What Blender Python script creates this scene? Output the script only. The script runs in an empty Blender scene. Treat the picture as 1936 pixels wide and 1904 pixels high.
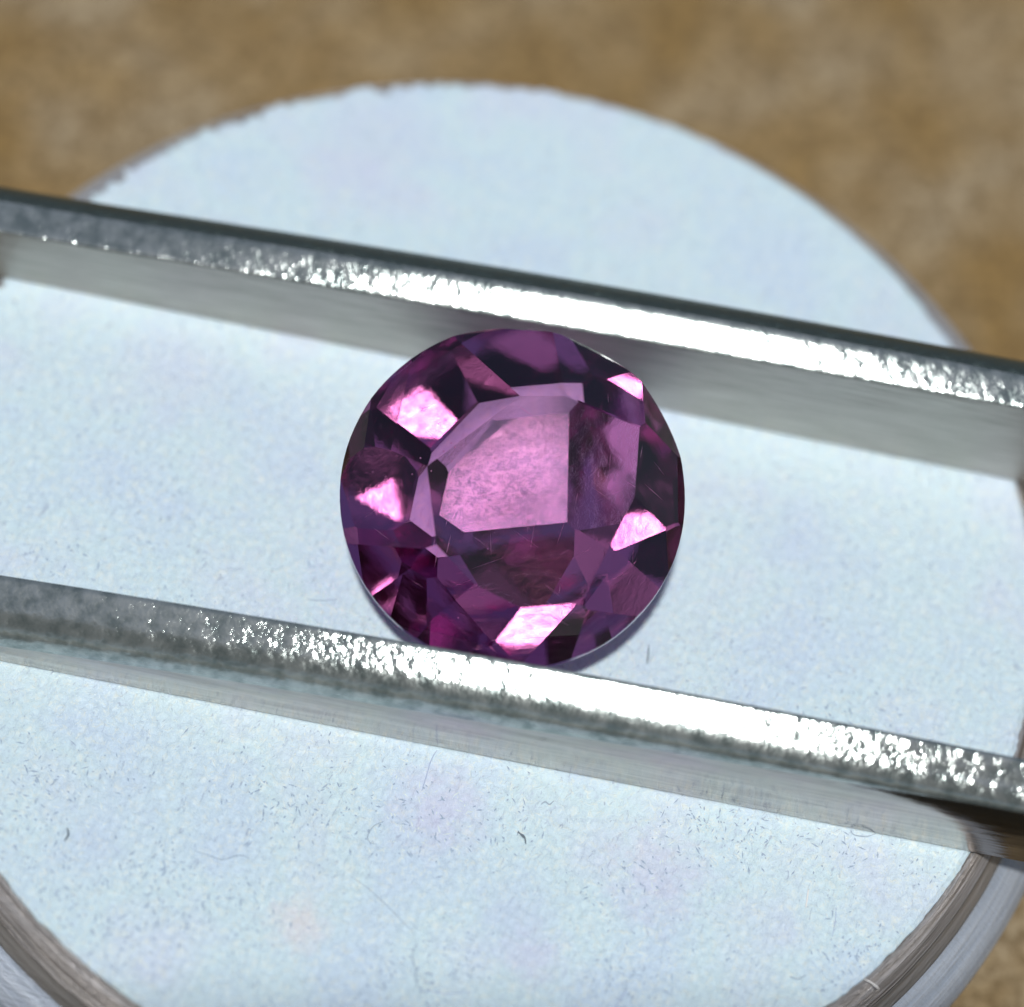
import bpy, bmesh, math, random
from mathutils import Vector, Matrix, noise
random.seed(7)
R = math.radians
sc = bpy.context.scene
C = sc.collection

# ---------------------------------------------------------------- camera (1 unit = 1 cm)
TARGET = Vector((0, 0, .3)); DIST = 6.0; TILT = R(28); AZ = R(10)
fw = Vector((math.sin(TILT)*math.sin(AZ), math.sin(TILT)*math.cos(AZ), -math.cos(TILT)))
up = Vector((0, 1, 0)); up = (up - fw*up.dot(fw)).normalized()
rt = fw.cross(up)
cd = bpy.data.cameras.new('camera'); cam = bpy.data.objects.new('camera', cd); C.objects.link(cam)
cam.matrix_world = Matrix((( rt.x, up.x, -fw.x, 0), (rt.y, up.y, -fw.y, 0), (rt.z, up.z, -fw.z, 0), (0, 0, 0, 1)))
cam.location = TARGET - fw*DIST
cd.sensor_fit = 'HORIZONTAL'; cd.lens = 100; cd.sensor_width = 100*1.936/DIST
cd.clip_start = .1; cd.clip_end = 1000
cd.dof.use_dof = True; cd.dof.focus_distance = 6.06; cd.dof.aperture_fstop = .38
sc.camera = cam

# ---------------------------------------------------------------- sky and sun (bright thin overcast)
SUN_EL, SUN_AZ = R(73), R(199)           # azimuth from +Y towards +X
w = bpy.data.worlds.new('World'); sc.world = w; w.use_nodes = True
nt = w.node_tree; bg = nt.nodes['Background']
sky = nt.nodes.new('ShaderNodeTexSky'); sky.sky_type = 'NISHITA'; sky.sun_disc = False
sky.sun_elevation = SUN_EL; sky.sun_rotation = SUN_AZ
nt.links.new(sky.outputs[0], bg.inputs[0]); bg.inputs[1].default_value = .06
sl = bpy.data.lights.new('sun', 'SUN'); so = bpy.data.objects.new('sun', sl); C.objects.link(so)
sl.energy = 3.3; sl.angle = R(3); sl.color = (1, .97, .93)
sd = Vector((math.cos(SUN_EL)*math.sin(SUN_AZ), math.cos(SUN_EL)*math.cos(SUN_AZ), math.sin(SUN_EL)))
so.rotation_euler = (-sd).to_track_quat('-Z', 'Y').to_euler()
so.location = sd*20
sc.view_settings.view_transform = 'Standard'; sc.view_settings.look = 'None'
sc.view_settings.exposure = -0.08; sc.view_settings.gamma = 1
cy = sc.cycles
cy.max_bounces = 24; cy.transmission_bounces = 20; cy.glossy_bounces = 8; cy.diffuse_bounces = 4
cy.caustics_reflective = True; cy.caustics_refractive = True; cy.blur_glossy = .3
cy.sample_clamp_indirect = 12; cy.use_denoising = True

# ---------------------------------------------------------------- helpers
def link(name, bm, mat, parent=None, smooth=False):
    me = bpy.data.meshes.new(name); bm.normal_update(); bm.to_mesh(me); bm.free()
    for m in (mat if isinstance(mat, (list, tuple)) else [mat]): me.materials.append(m)
    if smooth:
        for p in me.polygons: p.use_smooth = True
    o = bpy.data.objects.new(name, me); C.objects.link(o); o.parent = parent
    return o
def empty(name, loc=(0, 0, 0)):
    o = bpy.data.objects.new(name, None); C.objects.link(o); o.location = loc; o.empty_display_size = .1
    return o
def tag(o, label=None, cat=None, group=None, kind=None):
    if label: o['label'] = label
    if cat: o['category'] = cat
    if group: o['group'] = group
    if kind: o['kind'] = kind
    return o
class NT:
    """small node-graph writer"""
    def __init__(s, name):
        s.m = bpy.data.materials.new(name); s.m.use_nodes = True; s.t = s.m.node_tree
        s.b = s.t.nodes['Principled BSDF']; s.co = s.n('ShaderNodeTexCoord').outputs['Object']
    def n(s, kind, **kw):
        x = s.t.nodes.new(kind)
        for k, v in kw.items(): setattr(x, k, v)
        return x
    def put(s, sock, v):
        if hasattr(v, 'is_output'): s.t.links.new(v, sock)
        else: sock.default_value = v
    def noise(s, vec, scale, detail=4, rough=.55, dist=0):
        x = s.n('ShaderNodeTexNoise'); s.put(x.inputs['Vector'], vec); x.inputs['Scale'].default_value = scale
        x.inputs['Detail'].default_value = detail; x.inputs['Roughness'].default_value = rough; x.inputs['Distortion'].default_value = dist
        return x.outputs[0]
    def vor(s, vec, scale, feature='F1', rnd=1):
        x = s.n('ShaderNodeTexVoronoi', feature=feature); s.put(x.inputs['Vector'], vec); x.inputs['Scale'].default_value = scale
        x.inputs['Randomness'].default_value = rnd
        return x.outputs['Distance']
    def math(s, op, a, b=0.0, c=0.0, clamp=False):
        x = s.n('ShaderNodeMath', operation=op, use_clamp=clamp); s.put(x.inputs[0], a); s.put(x.inputs[1], b); s.put(x.inputs[2], c)
        return x.outputs[0]
    def ramp(s, f, stops):
        x = s.n('ShaderNodeValToRGB'); s.put(x.inputs[0], f); e = x.color_ramp.elements
        while len(e) < len(stops): e.new(.5)
        for q, (p, c) in zip(e, stops):
            q.position = p; q.color = (c, c, c, 1) if isinstance(c, (int, float)) else (*c, 1)
        return x.outputs[0]
    def mix(s, f, a, b, mode='MIX'):
        x = s.n('ShaderNodeMix', data_type='RGBA', blend_type=mode); s.put(x.inputs[0], f)
        s.put(x.inputs[6], a if hasattr(a, 'is_output') else (*a, 1)); s.put(x.inputs[7], b if hasattr(b, 'is_output') else (*b, 1))
        return x.outputs[2]
    def scalev(s, vec, sc3, rotz=0):
        if rotz:
            q = s.n('ShaderNodeMapping'); s.put(q.inputs[0], vec); q.inputs['Rotation'].default_value = (0, 0, rotz); vec = q.outputs[0]
        x = s.n('ShaderNodeMapping'); s.put(x.inputs[0], vec); x.inputs['Scale'].default_value = sc3
        return x.outputs[0]
    def bump(s, h, dist, strength=1, normal=None):
        x = s.n('ShaderNodeBump'); s.put(x.inputs['Height'], h); x.inputs['Distance'].default_value = dist; x.inputs['Strength'].default_value = strength
        if normal is not None: s.put(x.inputs['Normal'], normal)
        return x.outputs[0]
    def set(s, **kw):
        for k, v in kw.items():
            k = k.replace('_', ' ')
            if isinstance(v, tuple) and len(v) == 3: v = (*v, 1)
            s.put(s.b.inputs[k], v)
        return s.m
    def polar(s, r0):
        x = s.n('ShaderNodeSeparateXYZ'); s.put(x.inputs[0], s.co)
        a = s.math('ARCTAN2', x.outputs[1], x.outputs[0])
        r = s.math('SQRT', s.math('ADD', s.math('MULTIPLY', x.outputs[0], x.outputs[0]), s.math('MULTIPLY', x.outputs[1], x.outputs[1])))
        c = s.n('ShaderNodeCombineXYZ'); s.put(c.inputs[0], s.math('MULTIPLY', a, r0)); s.put(c.inputs[1], r); s.put(c.inputs[2], x.outputs[2])
        return c.outputs[0]

CX, CY, RP = -.045, .042, 1.128
GZ = -.55
def on_pad(px, py):
    """a point of the photograph (in 1936 px width) on the pad plane"""
    d = (px-968)*rt - (py-952)*up + 6000*fw
    c = cam.location; k = -c.z/d.z
    return Vector((c.x+d.x*k, c.y+d.y*k, 0))
LIL, PNK, BLU = (.62, .63, .84), (.80, .72, .74), (.55, .66, .86)
SMUDGES = ((830, 1530, .12, LIL, .55), (1240, 1650, .13, LIL, .5), (975, 1750, .11, BLU, .5), (565, 1745, .07, PNK, .5),
           (1010, 1810, .08, LIL, .4), (180, 1560, .14, BLU, .3), (330, 700, .16, LIL, .25), (1500, 1000, .14, BLU, .25), (700, 260, .2, LIL, .3))

# ---------------------------------------------------------------- materials
def mat_ground():
    m = NT('mottled_tan_board')
    a = m.noise(m.co, 3.2, 3, .5, .4); b = m.noise(m.co, 9, 4, .6); g = m.noise(m.co, 34, 5, .8)
    base = m.ramp(a, [(.34, (.275, .175, .055)), (.50, (.325, .235, .115)), (.66, (.38, .31, .20))])
    base = m.mix(m.ramp(b, [(.36, .45), (.58, 0.)]), base, (.21, .135, .05))
    base = m.mix(m.ramp(g, [(.42, .8), (.58, 0.)]), base, (.12, .075, .025), 'MIX')
    return m.set(Base_Color=base, Roughness=.75, Normal=m.bump(m.math('ADD', b, m.math('MULTIPLY', g, .3)), .02))
def mat_pad():
    m = NT('white_fibre_board')
    c1 = m.noise(m.co, 4, 3, .5); c2 = m.noise(m.co, 62, 5, .8, .6)
    st = m.noise(m.scalev(m.co, (1, .38, 1), R(25)), 95, 4, .75, 1.2)
    base = m.ramp(c1, [(.34, (.59, .745, .89)), (.52, (.62, .80, .875)), (.70, (.625, .745, .885))])
    base = m.mix(m.ramp(c2, [(.50, 0.), (.66, .65)]), base, (.80, .86, .80))
    base = m.mix(m.ramp(c2, [(.30, .55), (.46, 0.)]), base, (.48, .58, .74))
    base = m.mix(m.ramp(st, [(.30, .85), (.41, 0.)]), base, (.34, .42, .55))
    warp = m.noise(m.co, 22, 4, .7)
    for px, py, rad, col, amt in SMUDGES:
        p = on_pad(px, py)
        sub = m.n('ShaderNodeVectorMath', operation='DISTANCE'); m.put(sub.inputs[0], m.co); sub.inputs[1].default_value = (p.x-CX, p.y-CY, 0-GZ)
        d = m.math('ADD', m.math('DIVIDE', sub.outputs['Value'], rad), m.math('MULTIPLY_ADD', warp, 1.5, -.75))
        base = m.mix(m.ramp(d, [(.25, amt), (.95, 0.)]), base, col)
    v = m.vor(m.co, 60)
    base = m.mix(m.ramp(v, [(.05, .22), (.13, 0.)]), base, (.95, .95, .88))
    return m.set(Base_Color=base, Roughness=.55, Normal=m.bump(m.math('ADD', m.math('MULTIPLY', st, .6), m.math('MULTIPLY', c2, .8)), .005))
def mat_rim():
    m = NT('scratched_steel_rim')
    p = m.polar(1.15)
    s1 = m.noise(m.scalev(p, (1.2, 60, 60)), 1.6, 5, .7); s2 = m.noise(m.scalev(p, (3, 34, 34)), 4, 4, .7)
    base = m.ramp(s1, [(.34, (.22, .19, .17)), (.5, (.46, .43, .41)), (.64, (.76, .75, .77))])
    return m.set(Base_Color=base, Metallic=.65, Roughness=.4, Normal=m.bump(m.math('ADD', s1, s2), .012, .9))
def mat_wall():
    m = NT('polished_steel_wall')
    p = m.polar(1.2)
    s1 = m.noise(m.scalev(p, (1.0, 30, 30)), 2, 4, .6); s2 = m.noise(m.scalev(p, (7, 60, 60), R(9)), 2, 4, .7)
    base = m.ramp(s1, [(.3, (.36, .32, .28)), (.7, (.62, .59, .56))])
    return m.set(Base_Color=base, Metallic=.7, Roughness=.3, Normal=m.bump(m.math('ADD', s1, s2), .006, .7))
def mat_flange():
    m = NT('bright_scratched_flange')
    p = m.polar(1.2)
    s1 = m.noise(m.scalev(p, (1.0, 30, 30)), 2, 4, .6); s2 = m.noise(m.scalev(m.co, (6, 60, 6), R(25)), 3, 4, .75)
    return m.set(Base_Color=m.ramp(s1, [(.3, (.50, .58, .70)), (.7, (.78, .85, .95))]), Metallic=.45, Roughness=.22, Normal=m.bump(m.math('ADD', s1, s2), .007, .7))
def mat_prong_top():
    m = NT('hammered_steel')
    v = m.vor(m.scalev(m.co, (1, .62, 1), R(-35)), 42); n = m.noise(m.co, 30, 4, .6); f = m.noise(m.co, 120, 3, .6)
    big = m.noise(m.co, 7, 2, .5)
    h = m.math('ADD', m.math('MULTIPLY', m.math('SMOOTH_MIN', v, .75, .2), m.math('MULTIPLY', big, -.8)), m.math('MULTIPLY', n, .8))
    h = m.math('ADD', h, m.math('MULTIPLY', f, .15))
    base = m.ramp(n, [(.35, (.22, .27, .27)), (.6, (.43, .48, .475))])
    tg = m.n('ShaderNodeCombineXYZ'); tg.inputs[0].default_value = .177; tg.inputs[1].default_value = .984   # drawn across the arm
    m.put(m.b.inputs['Tangent'], tg.outputs[0])
    return m.set(Base_Color=base, Metallic=.72, Roughness=.145, Anisotropic=.97, Normal=m.bump(h, .0034, .5))
def mat_prong_face():
    m = NT('brushed_steel')
    s1 = m.noise(m.scalev(m.co, (1.4, 22, 22), R(10)), 5, 5, .7); s2 = m.noise(m.co, 60, 4, .7)
    base = m.ramp(s1, [(.3, (.36, .335, .30)), (.7, (.56, .53, .485))])
    return m.set(Base_Color=base, Metallic=1., Roughness=.32, Normal=m.bump(m.math('ADD', s1, m.math('MULTIPLY', s2, .4)), .004, .8))
def mat_polished_face():
    m = NT('polished_steel_side')
    s1 = m.noise(m.scalev(m.co, (1.2, 20, 20), R(10)), 4, 4, .6); w_ = m.noise(m.co, 6, 2, .5)
    base = m.ramp(s1, [(.3, (.42, .39, .365)), (.7, (.56, .53, .505))])
    return m.set(Base_Color=base, Metallic=1., Roughness=.12, Normal=m.bump(m.math('ADD', m.math('MULTIPLY', s1, .15), w_), .01, .6))
def mat_gem():
    m = NT('purple_pink_gemstone')
    m.set(Base_Color=(1., .93, .98), Roughness=0.0, IOR=1.74, Transmission_Weight=1.)
    n = m.noise(m.co, 34, 4, .75, 1.8)
    z = m.n('ShaderNodeSeparateXYZ'); m.put(z.inputs[0], m.co)
    n = m.math('MULTIPLY', n, m.math('LESS_THAN', z.outputs[2], -.02))
    m.put(m.b.inputs['Normal'], m.bump(n, .0003, .45))
    va = m.n('ShaderNodeVolumeAbsorption'); va.inputs['Color'].default_value = (.79, .02, .57, 1); va.inputs['Density'].default_value = 2.15
    m.t.links.new(va.outputs[0], [x for x in m.t.nodes if x.type == 'OUTPUT_MATERIAL'][0].inputs['Volume'])
    return m.m
def mat_plain(name, col, rough=.6):
    return NT(name).set(Base_Color=col, Roughness=rough)

# ---------------------------------------------------------------- ground
bm = bmesh.new()
bmesh.ops.create_grid(bm, x_segments=8, y_segments=8, size=300)
for v in bm.verts: v.co.z = GZ
tag(link('ground', bm, mat_ground()), kind='structure')

# ---------------------------------------------------------------- round holder
holder = tag(empty('round_stand', (CX, CY, GZ)), 'round stand with pale blue-white top and scratched steel rim under the tongs', 'stand')
N = 720
def ring(profile, n=N, rough_edge=None):
    bm = bmesh.new(); rows = []
    for k in range(n):
        a = 2*math.pi*k/n; row = []
        for i, (r, z) in enumerate(profile):
            rr = r + (rough_edge(a, i) if rough_edge else 0)
            row.append(bm.verts.new((rr*math.cos(a), rr*math.sin(a), z-GZ)))
        rows.append(row)
    for k in range(n):
        A, B = rows[k], rows[(k+1) % n]
        for i in range(len(profile)-1): bm.faces.new((A[i], B[i], B[i+1], A[i+1]))
    return bm, rows
def pad_edge(a, i):
    p = Vector((math.cos(a), math.sin(a), 0))
    e = (noise.noise(p*28)*.010 + noise.noise(p*90)*.008)*(.35+1.9*max(0, math.cos(a-R(132)))**2)
    return e if i >= 1 else 0
bm, rows = ring([(RP-.06, 0), (RP-.012, 0), (RP-.002, -.006), (RP-.001, -.02)], rough_edge=pad_edge)
bm.faces.new([r[0] for r in rows])
bmesh.ops.recalc_face_normals(bm, faces=bm.faces)
link('top_pad', bm, mat_pad(), holder)
bm, _ = ring([(RP-.03, -.014), (RP+.006, -.014), (RP+.014, -.022), (RP+.026, -.055), (RP+.038, -.095)])
bmesh.ops.recalc_face_normals(bm, faces=bm.faces)
link('rim', bm, mat_rim(), holder, True)
bm, _ = ring([(RP+.060, -.1305), (RP+.100, -.163), (RP+.122, -.186), (RP+.132, -.210), (RP+.133, -.24), (RP+.126, -.25), (RP+.051, -.262)])
bmesh.ops.recalc_face_normals(bm, faces=bm.faces)
link('flange', bm, mat_flange(), holder, True)
bm, _ = ring([(RP+.0385, -.096), (RP+.047, -.115), (RP+.0595, -.130), (RP+.050, -.262), (RP+.035, GZ+.002)])
bmesh.ops.recalc_face_normals(bm, faces=bm.faces)
link('side_wall', bm, mat_wall(), holder, True)

# ---------------------------------------------------------------- tongs: two prongs
M_BACK = NT('dark_reflection_steel')  # dark greenish reflection on the arm's back, put into the base colour
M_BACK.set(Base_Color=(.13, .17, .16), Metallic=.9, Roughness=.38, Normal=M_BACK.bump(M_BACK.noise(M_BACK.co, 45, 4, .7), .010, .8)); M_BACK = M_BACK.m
M_TOP, M_FACE, M_POL = mat_prong_top(), mat_prong_face(), mat_polished_face()
def hf(x): return .257 + .055*max(-1.8, min(1.8, x)) - .006*min(x*x, 1.6)
def hh(x): return .242 + .062*max(-1.8, min(1.8, x)) - .031*min(x*x, 1.6)
def sweep(sections, x0=-3.2, x1=3.2, n=420):
    """sections(x) -> list of (y, z) in order; open strip"""
    bm = bmesh.new(); rows = []
    for k in range(n+1):
        x = x0 + (x1-x0)*k/n
        rows.append([bm.verts.new((x, y, z)) for (y, z) in sections(x)])
    for A, B in zip(rows, rows[1:]):
        for i in range(len(A)-1): bm.faces.new((A[i], A[i+1], B[i+1], B[i]))
    return bm
Z0 = .004
# upper (far) prong
def yu(x): return .446 - .178*x
def roll(x): return 1-.6*min(1, ((x-.17)/.95)**2)      # the bevel flattens towards both ends of the arm
def ht(x): return hf(x)-.0225*(1-roll(x))
def up_face(x): h = hf(x); return [(yu(x), Z0), (yu(x), h-.030), (yu(x)+.001, h-.0255)]
def up_top(x):
    """gently crowned strip, leaning a little towards the gem, then rolling over to the back"""
    h = hf(x); y = yu(x); pts = [(y+.001, h-.025), (y+.003, h-.0225)]
    for k in range(1, 9):
        u = k/8; pts.append((y+.003+.055*u, h-.0225+.0225*roll(x)*(1.12*u-.12*u**3)))
    h = ht(x)
    for k in range(1, 3):
        a = R(4*k); pts.append((y+.058+.079*math.sin(a), h-.079*(1-math.cos(a))))
    return pts
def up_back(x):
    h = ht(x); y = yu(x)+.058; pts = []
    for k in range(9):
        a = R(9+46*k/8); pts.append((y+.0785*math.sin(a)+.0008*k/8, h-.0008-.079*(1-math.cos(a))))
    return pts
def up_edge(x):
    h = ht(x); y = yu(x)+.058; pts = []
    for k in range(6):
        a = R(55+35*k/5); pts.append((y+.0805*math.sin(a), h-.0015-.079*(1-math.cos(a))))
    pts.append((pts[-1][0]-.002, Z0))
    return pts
p1 = tag(empty('tweezer_prong', (0, 0, 0)), 'far steel tweezer arm behind the gemstone with rounded back coloured dark for its reflections and flat grey inner face', 'tweezer arm', 'two arms of the steel tweezers')
link('inner_face', sweep(up_face), M_FACE, p1, True)
link('textured_edge', sweep(up_top), M_TOP, p1, True)
link('rounded_back', sweep(up_back), M_BACK, p1, True)['label'] = 'rounded back of the arm, its dark reflection put into the colour'
link('back_edge', sweep(up_edge), mat_plain('painted_shadow_black', (.006, .007, .008), .7), p1, True)['label'] = 'outer edge of the arm, coloured black for the shadow line behind it'  # shadow line behind the arm, painted as a near-black strip
# lower (near) prong
def yi(x): return -.297 - .184*x
def yo(x): return -.396 - .173*x
def drop_(x): return .085 - .036*max(0, min(1.3, x))
def lo_in(x): return [(yi(x), Z0), (yi(x), hh(x)-.006), (yi(x)-.001, hh(x)-.002)]
def lo_top(x):
    """bevel leaning outwards, then rolling over to the side"""
    h = hh(x); a0 = yi(x)-.001; b0 = yo(x); dr = drop_(x); w = a0-b0; pts = [(a0, h-.0018), (a0-.003, h)]
    for k in range(1, 8):
        u = k/7; pts.append((a0-.003-.052*w/.1*u, h-.019*(.88*u+.12*u*u)))
    y0, z0 = pts[-1]; rem = y0-b0; drop = h-dr-z0
    for k in range(1, 13):
        t = k/12; a = R(24+64*t)
        f = (math.sin(a)-math.sin(R(24)))/(math.sin(R(88))-math.sin(R(24)))
        g = (math.cos(R(24))-math.cos(a))/(math.cos(R(24))-math.cos(R(88)))
        pts.append((y0-rem*f, z0+drop*g))
    return pts
def lo_side(x): h = hh(x)-drop_(x); return [(yo(x)+.001, h+.003), (yo(x)+.0015, h-.004), (yo(x)-.001, h-.008), (yo(x)-.001, (h-.008+Z0)/2), (yo(x)-.001, Z0)]
p2 = tag(empty('tweezer_prong', (0, 0, 0)), 'near steel tweezer arm in front of the gemstone with bright rounded top and mirror-like side', 'tweezer arm', 'two arms of the steel tweezers')
link('inner_face', sweep(lo_in), M_FACE, p2, True)
link('rounded_top', sweep(lo_top), M_TOP, p2, True)
link('outer_side', sweep(lo_side), M_POL, p2, True)

# ---------------------------------------------------------------- gemstone
FACETS = [  # azimuth, lean from the axis, radius, height, side (crown 1, pavilion -1)
    (-140.54, 0.61, -0.3216, 0.2976, 1),
    (68.67, 32.69, 1.0128, 0.0225, 1),
    (98.85, 18.00, 0.7099, 0.2976, 1),
    (-2.41, 47.41, 1.0117, 0.0225, 1),
    (-1.66, 50.91, 1.0068, 0.0225, 1),
    (-16.91, 46.18, 0.9882, 0.0225, 1),
    (95.42, 40.56, 0.5662, 0.2976, 1),
    (130.08, 23.46, 1.0052, 0.0225, 1),
    (88.70, 58.25, 0.9850, 0.0225, 1),
    (71.51, 51.87, 1.0122, 0.0225, 1),
    (167.40, 0.91, 0.3622, 0.2976, 1),
    (92.62, 29.32, 0.9872, 0.0225, 1),
    (145.72, 30.62, 1.0076, 0.0225, 1),
    (224.73, 31.18, 1.0119, 0.0225, 1),
    (204.66, 14.95, 0.7689, 0.2976, 1),
    (123.18, 56.33, 1.0158, 0.0225, 1),
    (211.21, 32.76, 0.9858, 0.0225, 1),
    (223.15, 33.42, 0.9871, 0.0225, 1),
    (192.48, 8.39, 1.0097, 0.2976, 1),
    (188.59, 27.11, 1.0098, 0.0225, 1),
    (165.73, 52.40, 0.9995, 0.0225, 1),
    (385.24, 55.62, 1.0073, 0.0225, 1),
    (182.55, 17.92, 1.0190, 0.2976, 1),
    (205.40, 56.20, 1.0140, 0.0225, 1),
    (244.50, 34.42, 1.0159, 0.0225, 1),
    (301.83, 54.35, 0.9955, 0.0225, 1),
    (393.52, 16.12, 0.9927, 0.2976, 1),
    (276.02, 44.21, 0.9875, 0.0225, 1),
    (333.54, 37.22, 1.0035, 0.0225, 1),
    (357.29, 50.50, 0.9927, 0.0225, 1),
    (380.45, 37.70, 1.0129, 0.2976, 1),
    (429.86, 42.27, 1.0168, 0.0225, 1),
    (355.59, 40.69, 1.0076, 0.0225, 1),
    (-22.11, 49.97, 0.9863, -0.0225, -1),
    (7.73, 39.85, 0.9917, -0.0225, -1),
    (126.36, 59.93, 1.0103, -0.0225, -1),
    (34.81, 23.57, 0.7012, -0.4714, -1),
    (95.45, 43.33, 1.0141, -0.0225, -1),
    (54.46, 56.45, 1.0149, -0.0225, -1),
    (132.27, 40.03, 1.0141, -0.0225, -1),
    (107.74, 28.67, 1.0156, -0.4714, -1),
    (180.08, 52.83, 1.0182, -0.0225, -1),
    (142.17, 53.42, 0.9921, -0.0225, -1),
    (160.82, 40.54, 1.0187, -0.0225, -1),
    (157.52, 22.82, 0.9930, -0.4714, -1),
    (163.38, 57.26, 1.0136, -0.0225, -1),
    (220.35, 43.54, 0.9980, -0.0225, -1),
    (215.60, 51.82, 0.9983, -0.0225, -1),
    (145.01, 42.97, 1.0130, -0.4714, -1),
    (250.73, 52.53, 1.0062, -0.0225, -1),
    (208.21, 51.43, 1.0010, -0.0225, -1),
    (249.89, 38.66, 0.9858, -0.0225, -1),
    (210.96, 39.52, 1.0083, -0.4714, -1),
    (346.31, 51.78, 1.0018, -0.0225, -1),
    (340.11, 40.55, 0.9961, -0.0225, -1),
    (235.58, 40.94, 0.9850, -0.0225, -1),
    (280.84, 28.65, 0.3089, -0.4714, -1),
    (288.81, 45.35, 1.0018, -0.0225, -1),
    (305.83, 39.82, 1.0045, -0.0225, -1),
    (296.78, 36.53, 1.0001, -0.0225, -1),
    (316.48, 38.96, 0.2672, -0.4714, -1),
    (352.86, 58.91, 0.9850, -0.0225, -1),
    (367.93, 38.02, 1.0015, -0.0225, -1),
    (393.17, 54.40, 0.9950, -0.0225, -1),
    (418.78, 25.74, 0.7766, -0.4714, -1),
    (-38.63, 14.73, 0.9852, -0.5714, -1),
    (76.54, 6.46, -0.1244, -0.5714, -1),
    (115.44, 13.95, 0.5155, -0.5714, -1),
    (241.34, 17.76, 0.5414, -0.5714, -1),
    (285.27, 9.85, 0.7716, -0.5714, -1),
    (372.96, 31.67, 0.9215, -0.5714, -1),
    (261.39, 51.24, 0.7084, 0.2020, 1),
    (136.49, 26.81, 0.6696, 0.1847, 1),
    (291.46, 21.93, 1.0085, 0.1892, 1),
    (155.63, 41.65, 0.5326, 0.2254, 1),
    (68.87, 20.22, 0.7860, 0.2225, 1),
    (335.10, 14.72, 1.0136, 0.2223, 1),
    (64.16, 60.00, 0.6842, 0.2161, 1),
    (358.15, 38.65, 0.9930, 0.1773, 1),
    (244.12, 42.83, 0.9903, -0.3859, -1),
    (125.70, 33.65, 1.0170, -0.2855, -1),
    (23.74, 27.22, 1.0040, -0.2718, -1),
    (109.10, 58.08, 0.5130, -0.2474, -1),
    (69.80, 38.88, 0.8874, -0.3460, -1),
    (188.46, 37.52, 1.0182, -0.2049, -1),
    (130.35, 31.95, 0.3711, -0.5500, -1),
    (244.38, 32.60, 1.0038, -0.2788, -1),
    (247.30, 50.16, 0.9867, -0.2034, -1),
    (232.42, 30.12, 0.7286, -0.3278, -1),
    (251.32, 49.68, 1.0009, -0.2854, -1),
    (41.80, 29.84, 0.9876, -0.3603, -1),
]
GEM_TILT = 12.03
def build_gem():
    bm = bmesh.new()
    bmesh.ops.create_cone(bm, cap_ends=True, segments=96, radius1=1, radius2=1, depth=4)
    planes = []
    for az, lean, r, z, side in FACETS:
        az, lean = R(az), R(lean)
        p = Vector((r*math.cos(az), r*math.sin(az), z))
        no = Vector((math.sin(lean)*math.cos(az), math.sin(lean)*math.sin(az), side*math.cos(lean)))
        if planes: p += no*max(0, math.sin(lean)*.992+math.cos(lean)*.0225-no.dot(p))    # keep the girdle round
        planes.append((p, no))
    for co, no in planes:
        geom = bm.verts[:]+bm.edges[:]+bm.faces[:]
        bmesh.ops.bisect_plane(bm, geom=geom, dist=1e-6, plane_co=co, plane_no=no, clear_outer=True)
        be = [e for e in bm.edges if e.is_boundary]
        if be: bmesh.ops.edgeloop_fill(bm, edges=be)
    bmesh.ops.remove_doubles(bm, verts=bm.verts, dist=1e-4)
    bmesh.ops.recalc_face_normals(bm, faces=bm.faces)
    print('GEM', len(bm.faces), 'faces', min(v.co.z for v in bm.verts), max(v.co.z for v in bm.verts), 'open', sum(e.is_boundary for e in bm.edges))
    return bm
bm = build_gem()
GC = Vector((.006, .042, .248))
bmesh.ops.scale(bm, vec=(.330, .338, .335), verts=bm.verts)
gem = link('gemstone', bm, mat_gem())
gem.location = GC; gem.rotation_euler = (Matrix.Rotation(R(GEM_TILT), 3, (math.cos(R(-12)), math.sin(R(-12)), 0))).to_euler()
tag(gem, 'round faceted purple-pink gemstone gripped between the two steel tweezer arms', 'gemstone')


# fine silk needles and pinpoints inside the stone
ri = random.Random(21); bm = bmesh.new()
def spike(c, d, L, r):
    n1 = d.orthogonal().normalized(); n2 = d.cross(n1)
    mid = [bm.verts.new(c+(n1*math.cos(a)+n2*math.sin(a))*r) for a in (0, 2.094, 4.189)]
    a_, b_ = bm.verts.new(c-d*L), bm.verts.new(c+d*L)
    for i in range(3):
        bm.faces.new((mid[i], mid[(i+1) % 3], b_)); bm.faces.new((mid[(i+1) % 3], mid[i], a_))
k = 0
while k < 46:
    r = .27*math.sqrt(ri.random()); a = ri.uniform(0, 2*math.pi); z = ri.uniform(-.17, .045)
    if r > .30+z*1.25: continue
    k += 1
    t = ri.choice((.35, 1.4, 2.45))+ri.gauss(0, .12)
    d = Vector((math.cos(t), math.sin(t), ri.gauss(0, .25))).normalized()
    if ri.random() < .3: spike(Vector((r*math.cos(a), r*math.sin(a), z)), d, .0022, .0018)
    else: spike(Vector((r*math.cos(a), r*math.sin(a), z)), d, ri.uniform(.010, .034), ri.uniform(.0004, .0008))
bmesh.ops.recalc_face_normals(bm, faces=bm.faces)
inc = link('inclusions', bm, mat_plain('pale_silk', (.62, .45, .60), .25), gem); inc['kind'] = 'stuff'

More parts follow.
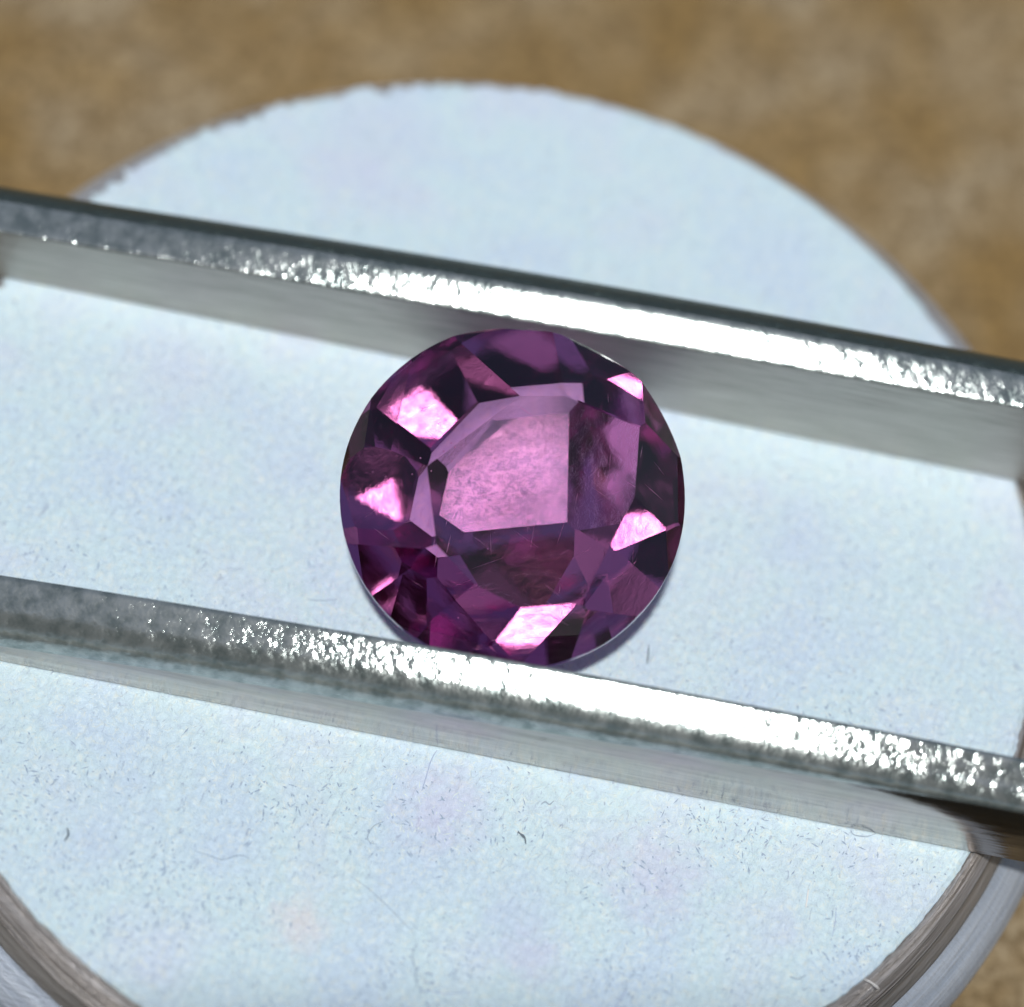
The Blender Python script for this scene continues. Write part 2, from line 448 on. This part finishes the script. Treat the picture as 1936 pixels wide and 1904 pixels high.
# ---------------------------------------------------------------- dust flecks on the pad (too many to count)
def blocked(x, y): return yo(x)-.012 < y < yi(x)+.005 or yu(x)-.004 < y < yu(x)+.13
rd = random.Random(5)
def flecks(n, dens, size):
    bm = bmesh.new()
    while n > 0:
        r = RP*.985*math.sqrt(rd.random()); a = rd.uniform(0, 2*math.pi)
        x, y = CX+r*math.cos(a), CY+r*math.sin(a)
        if blocked(x, y) or rd.random() > dens(x, y): continue
        n -= 1
        L = size*rd.choice((.5, .7, .9, 1.2, 1.9))*rd.uniform(.7, 1.2); W = size*rd.uniform(.22, .42); t = rd.gauss(1.9, .9)
        ux, uy = math.cos(t), math.sin(t)
        v = [bm.verts.new((x+ux*L*p-uy*W*q, y+uy*L*p+ux*W*q, z)) for p, q, z in ((-1, 0, .0012), (-.2, 1, .0012), (1, .2, .0012), (.1, -1, .0012), (.1, .1, .0012+W*.6))]
        for i in range(4): bm.faces.new((v[i], v[(i+1) % 4], v[4])[::-1])
    return bm
clump = lambda x, y: max(0, min(1, .35+1.6*noise.noise(Vector((x*5, y*5, 3)))))
dn = lambda x, y: (1 if y < -.45 else .42 if y < .3 else .22)*clump(x, y)
d1 = link('dark_flecks', flecks(2200, dn, .0046), mat_plain('slate_fleck', (.33, .43, .56)))
tag(d1, 'tiny slate-blue flecks scattered over the pale stand top', kind='stuff')
d2 = link('pale_flecks', flecks(1800, dn, .0054), mat_plain('chalk_fleck', (.70, .80, .82)))
tag(d2, 'tiny chalky flecks scattered over the pale stand top', kind='stuff')

# ---------------------------------------------------------------- single lint fibres
def fibre(pts, rad, mat, label):
    P = [on_pad(*p) for p in pts]
    Q = []
    for i in range(len(P)-1):
        a, b, c, d = P[max(0, i-1)], P[i], P[i+1], P[min(len(P)-1, i+2)]
        for k in range(6):
            t = k/6
            Q.append(.5*((2*b)+(c-a)*t+(2*a-5*b+4*c-d)*t*t+(3*b-a-3*c+d)*t**3))
    Q.append(P[-1]); base = Q[len(Q)//2].copy(); bm = bmesh.new(); prev = None
    for i, q in enumerate(Q):
        d = (Q[min(i+1, len(Q)-1)]-Q[max(i-1, 0)]).normalized(); n_ = Vector((-d.y, d.x, 0))
        r = rad*(.45+.55*math.sin(math.pi*min(1, max(0, (i+.6)/len(Q)))))
        row = [bm.verts.new(q-base+n_*r*math.cos(R(60*k))+Vector((0, 0, rad+.0006+r*math.sin(R(60*k))))) for k in range(6)]
        if prev:
            for k in range(6): bm.faces.new((prev[k], prev[(k+1) % 6], row[(k+1) % 6], row[k]))
        else: bm.faces.new(row[::-1])
        prev = row
    bm.faces.new(prev)
    o = link('lint_fibre', bm, mat, None, True); o.location = base
    return tag(o, label, 'fibre', 'stray lint fibres on the stand top')
F_G = mat_plain('grey_lint', (.36, .45, .55)); F_D = mat_plain('dark_lint', (.12, .16, .20)); F_B = mat_plain('blue_lint', (.43, .52, .70)); F_W = mat_plain('white_lint', (.85, .85, .84))
X = lambda *p: [((x*.6457)*.7744, (1300+y*.6457)*.7744) for x, y in p]          # lower-left close look
Y = lambda *p: [((800+x*.4132)*.7744, (1700+y*.4132)*.7744) for x, y in p]      # bottom centre close look
Z = lambda *p: [((1250+x*.6457)*.7744, (1300+y*.6457)*.7744) for x, y in p]     # lower-right close look
for pts, rad, mt, lab in (
    (Y((645, 320), (610, 380), (580, 480), (555, 560)), .0011, F_B, 'long straight blue-grey fibre just below the near tweezer arm, under the gemstone'),
    (Y((330, 740), (270, 770), (235, 830), (250, 865), (290, 875)), .0010, F_G, 'hook-shaped grey fibre curling at its lower end, left of centre on the stand'),
    (Y((1125, 800), (1150, 830), (1165, 845), (1170, 875)), .0016, F_D, 'short thick dark crooked fibre below the middle of the near arm'),
    (Y((140, 1070), (230, 1130), (330, 1220), (440, 1330), (510, 1400)), .0008, F_G, 'very long thin diagonal grey fibre in the lower middle of the stand'),
    (Y((520, 1480), (500, 1540), (520, 1620), (520, 1680), (550, 1740)), .0011, F_G, 'wavy upright grey fibre near the bottom edge of the photo'),
    (Y((560, 1740), (650, 1752), (720, 1760), (850, 1745)), .0010, F_B, 'faint blue-grey fibre lying level at the very bottom of the photo'),
    (Y((1770, 1730), (1730, 1790), (1690, 1860)), .0011, F_B, 'blue-grey slanting fibre at the bottom edge, right of centre'),
    (Y((1260, 640), (1285, 625), (1310, 640), (1335, 620)), .0013, F_G, 'small zigzag grey fibre below the brightest part of the near arm'),
    (X((735, 1205), (790, 1222), (840, 1238), (900, 1222), (940, 1230)), .0011, F_G, 'wavy level grey fibre in the lower left part of the stand top'),
    (X((255, 1120), (258, 1145), (243, 1168)), .0017, F_D, 'short dark curved fibre near the lower left rim'),
    (X((1168, 255), (1210, 258), (1270, 256)), .0009, F_G, 'short level grey fibre left of the gemstone above the near arm'),
    (Z((517, 430), (514, 465), (510, 498)), .0014, F_D, 'short upright black fibre right of the gemstone above the near arm'),
    (Z((1280, 1128), (1295, 1145), (1340, 1150), (1375, 1140)), .0011, F_G, 'curved grey fibre touching the near arm at the right'),
    (Z((1120, 1350), (1115, 1390), (1110, 1420)), .0018, F_W, 'thick short white fibre standing out in the lower right'),
    (Z((1225, 1420), (1222, 1470), (1210, 1530)), .0008, F_B, 'thin upright pale blue fibre in the lower right of the stand'),
    (Z((20, 1135), (45, 1150), (50, 1175)), .0016, F_D, 'small dark bent fibre close under the near arm, right of centre'),
    (Z((1050, 1680), (1080, 1690), (1110, 1675)), .0013, F_G, 'short curved grey fibre near the lower right bottom edge'),
    (Z((1330, 1690), (1360, 1705), (1388, 1728)), .0016, F_W, 'white fibre crossing the steel rim at the lower right'),
): fibre(pts, rad, mt, lab)

# ---------------------------------------------------------------- out-of-frame phone behind the camera, added to darken reflections in stone and steel
ph = tag(empty('smartphone'), 'black smartphone added out of view behind the camera to darken reflections, lens at its upper edge', 'phone')
ph.matrix_world = Matrix.Translation(cam.location) @ Matrix(((rt.x, up.x, -fw.x, 0), (rt.y, up.y, -fw.y, 0), (rt.z, up.z, -fw.z, 0), (0, 0, 0, 1)))
def slab(cx, cy_, cz, sx, sy, sz, bev):
    bm = bmesh.new(); bmesh.ops.create_cube(bm, size=1)
    bmesh.ops.scale(bm, vec=(sx, sy, sz), verts=bm.verts)
    bmesh.ops.bevel(bm, geom=[e for e in bm.edges if abs((e.verts[0].co-e.verts[1].co).z) > sz*.5], offset=bev, segments=6, affect='EDGES')
    bmesh.ops.translate(bm, vec=(cx, cy_, cz), verts=bm.verts)
    return bm
link('body', slab(-2.5, -3.4, .95, 15, 7.4, .78, .9), mat_plain('black_phone_shell', (.012, .012, .014), .45), ph)
link('lens_mount', slab(-.4, -.4, .5, 1.6, 1.3, .12, .3), mat_plain('black_lens_plate', (.02, .02, .022), .3), ph)
link('screen', slab(-2.5, -3.4, 1.35, 14.4, 6.9, .03, .7), mat_plain('dark_phone_glass', (.01, .01, .012), .1), ph)
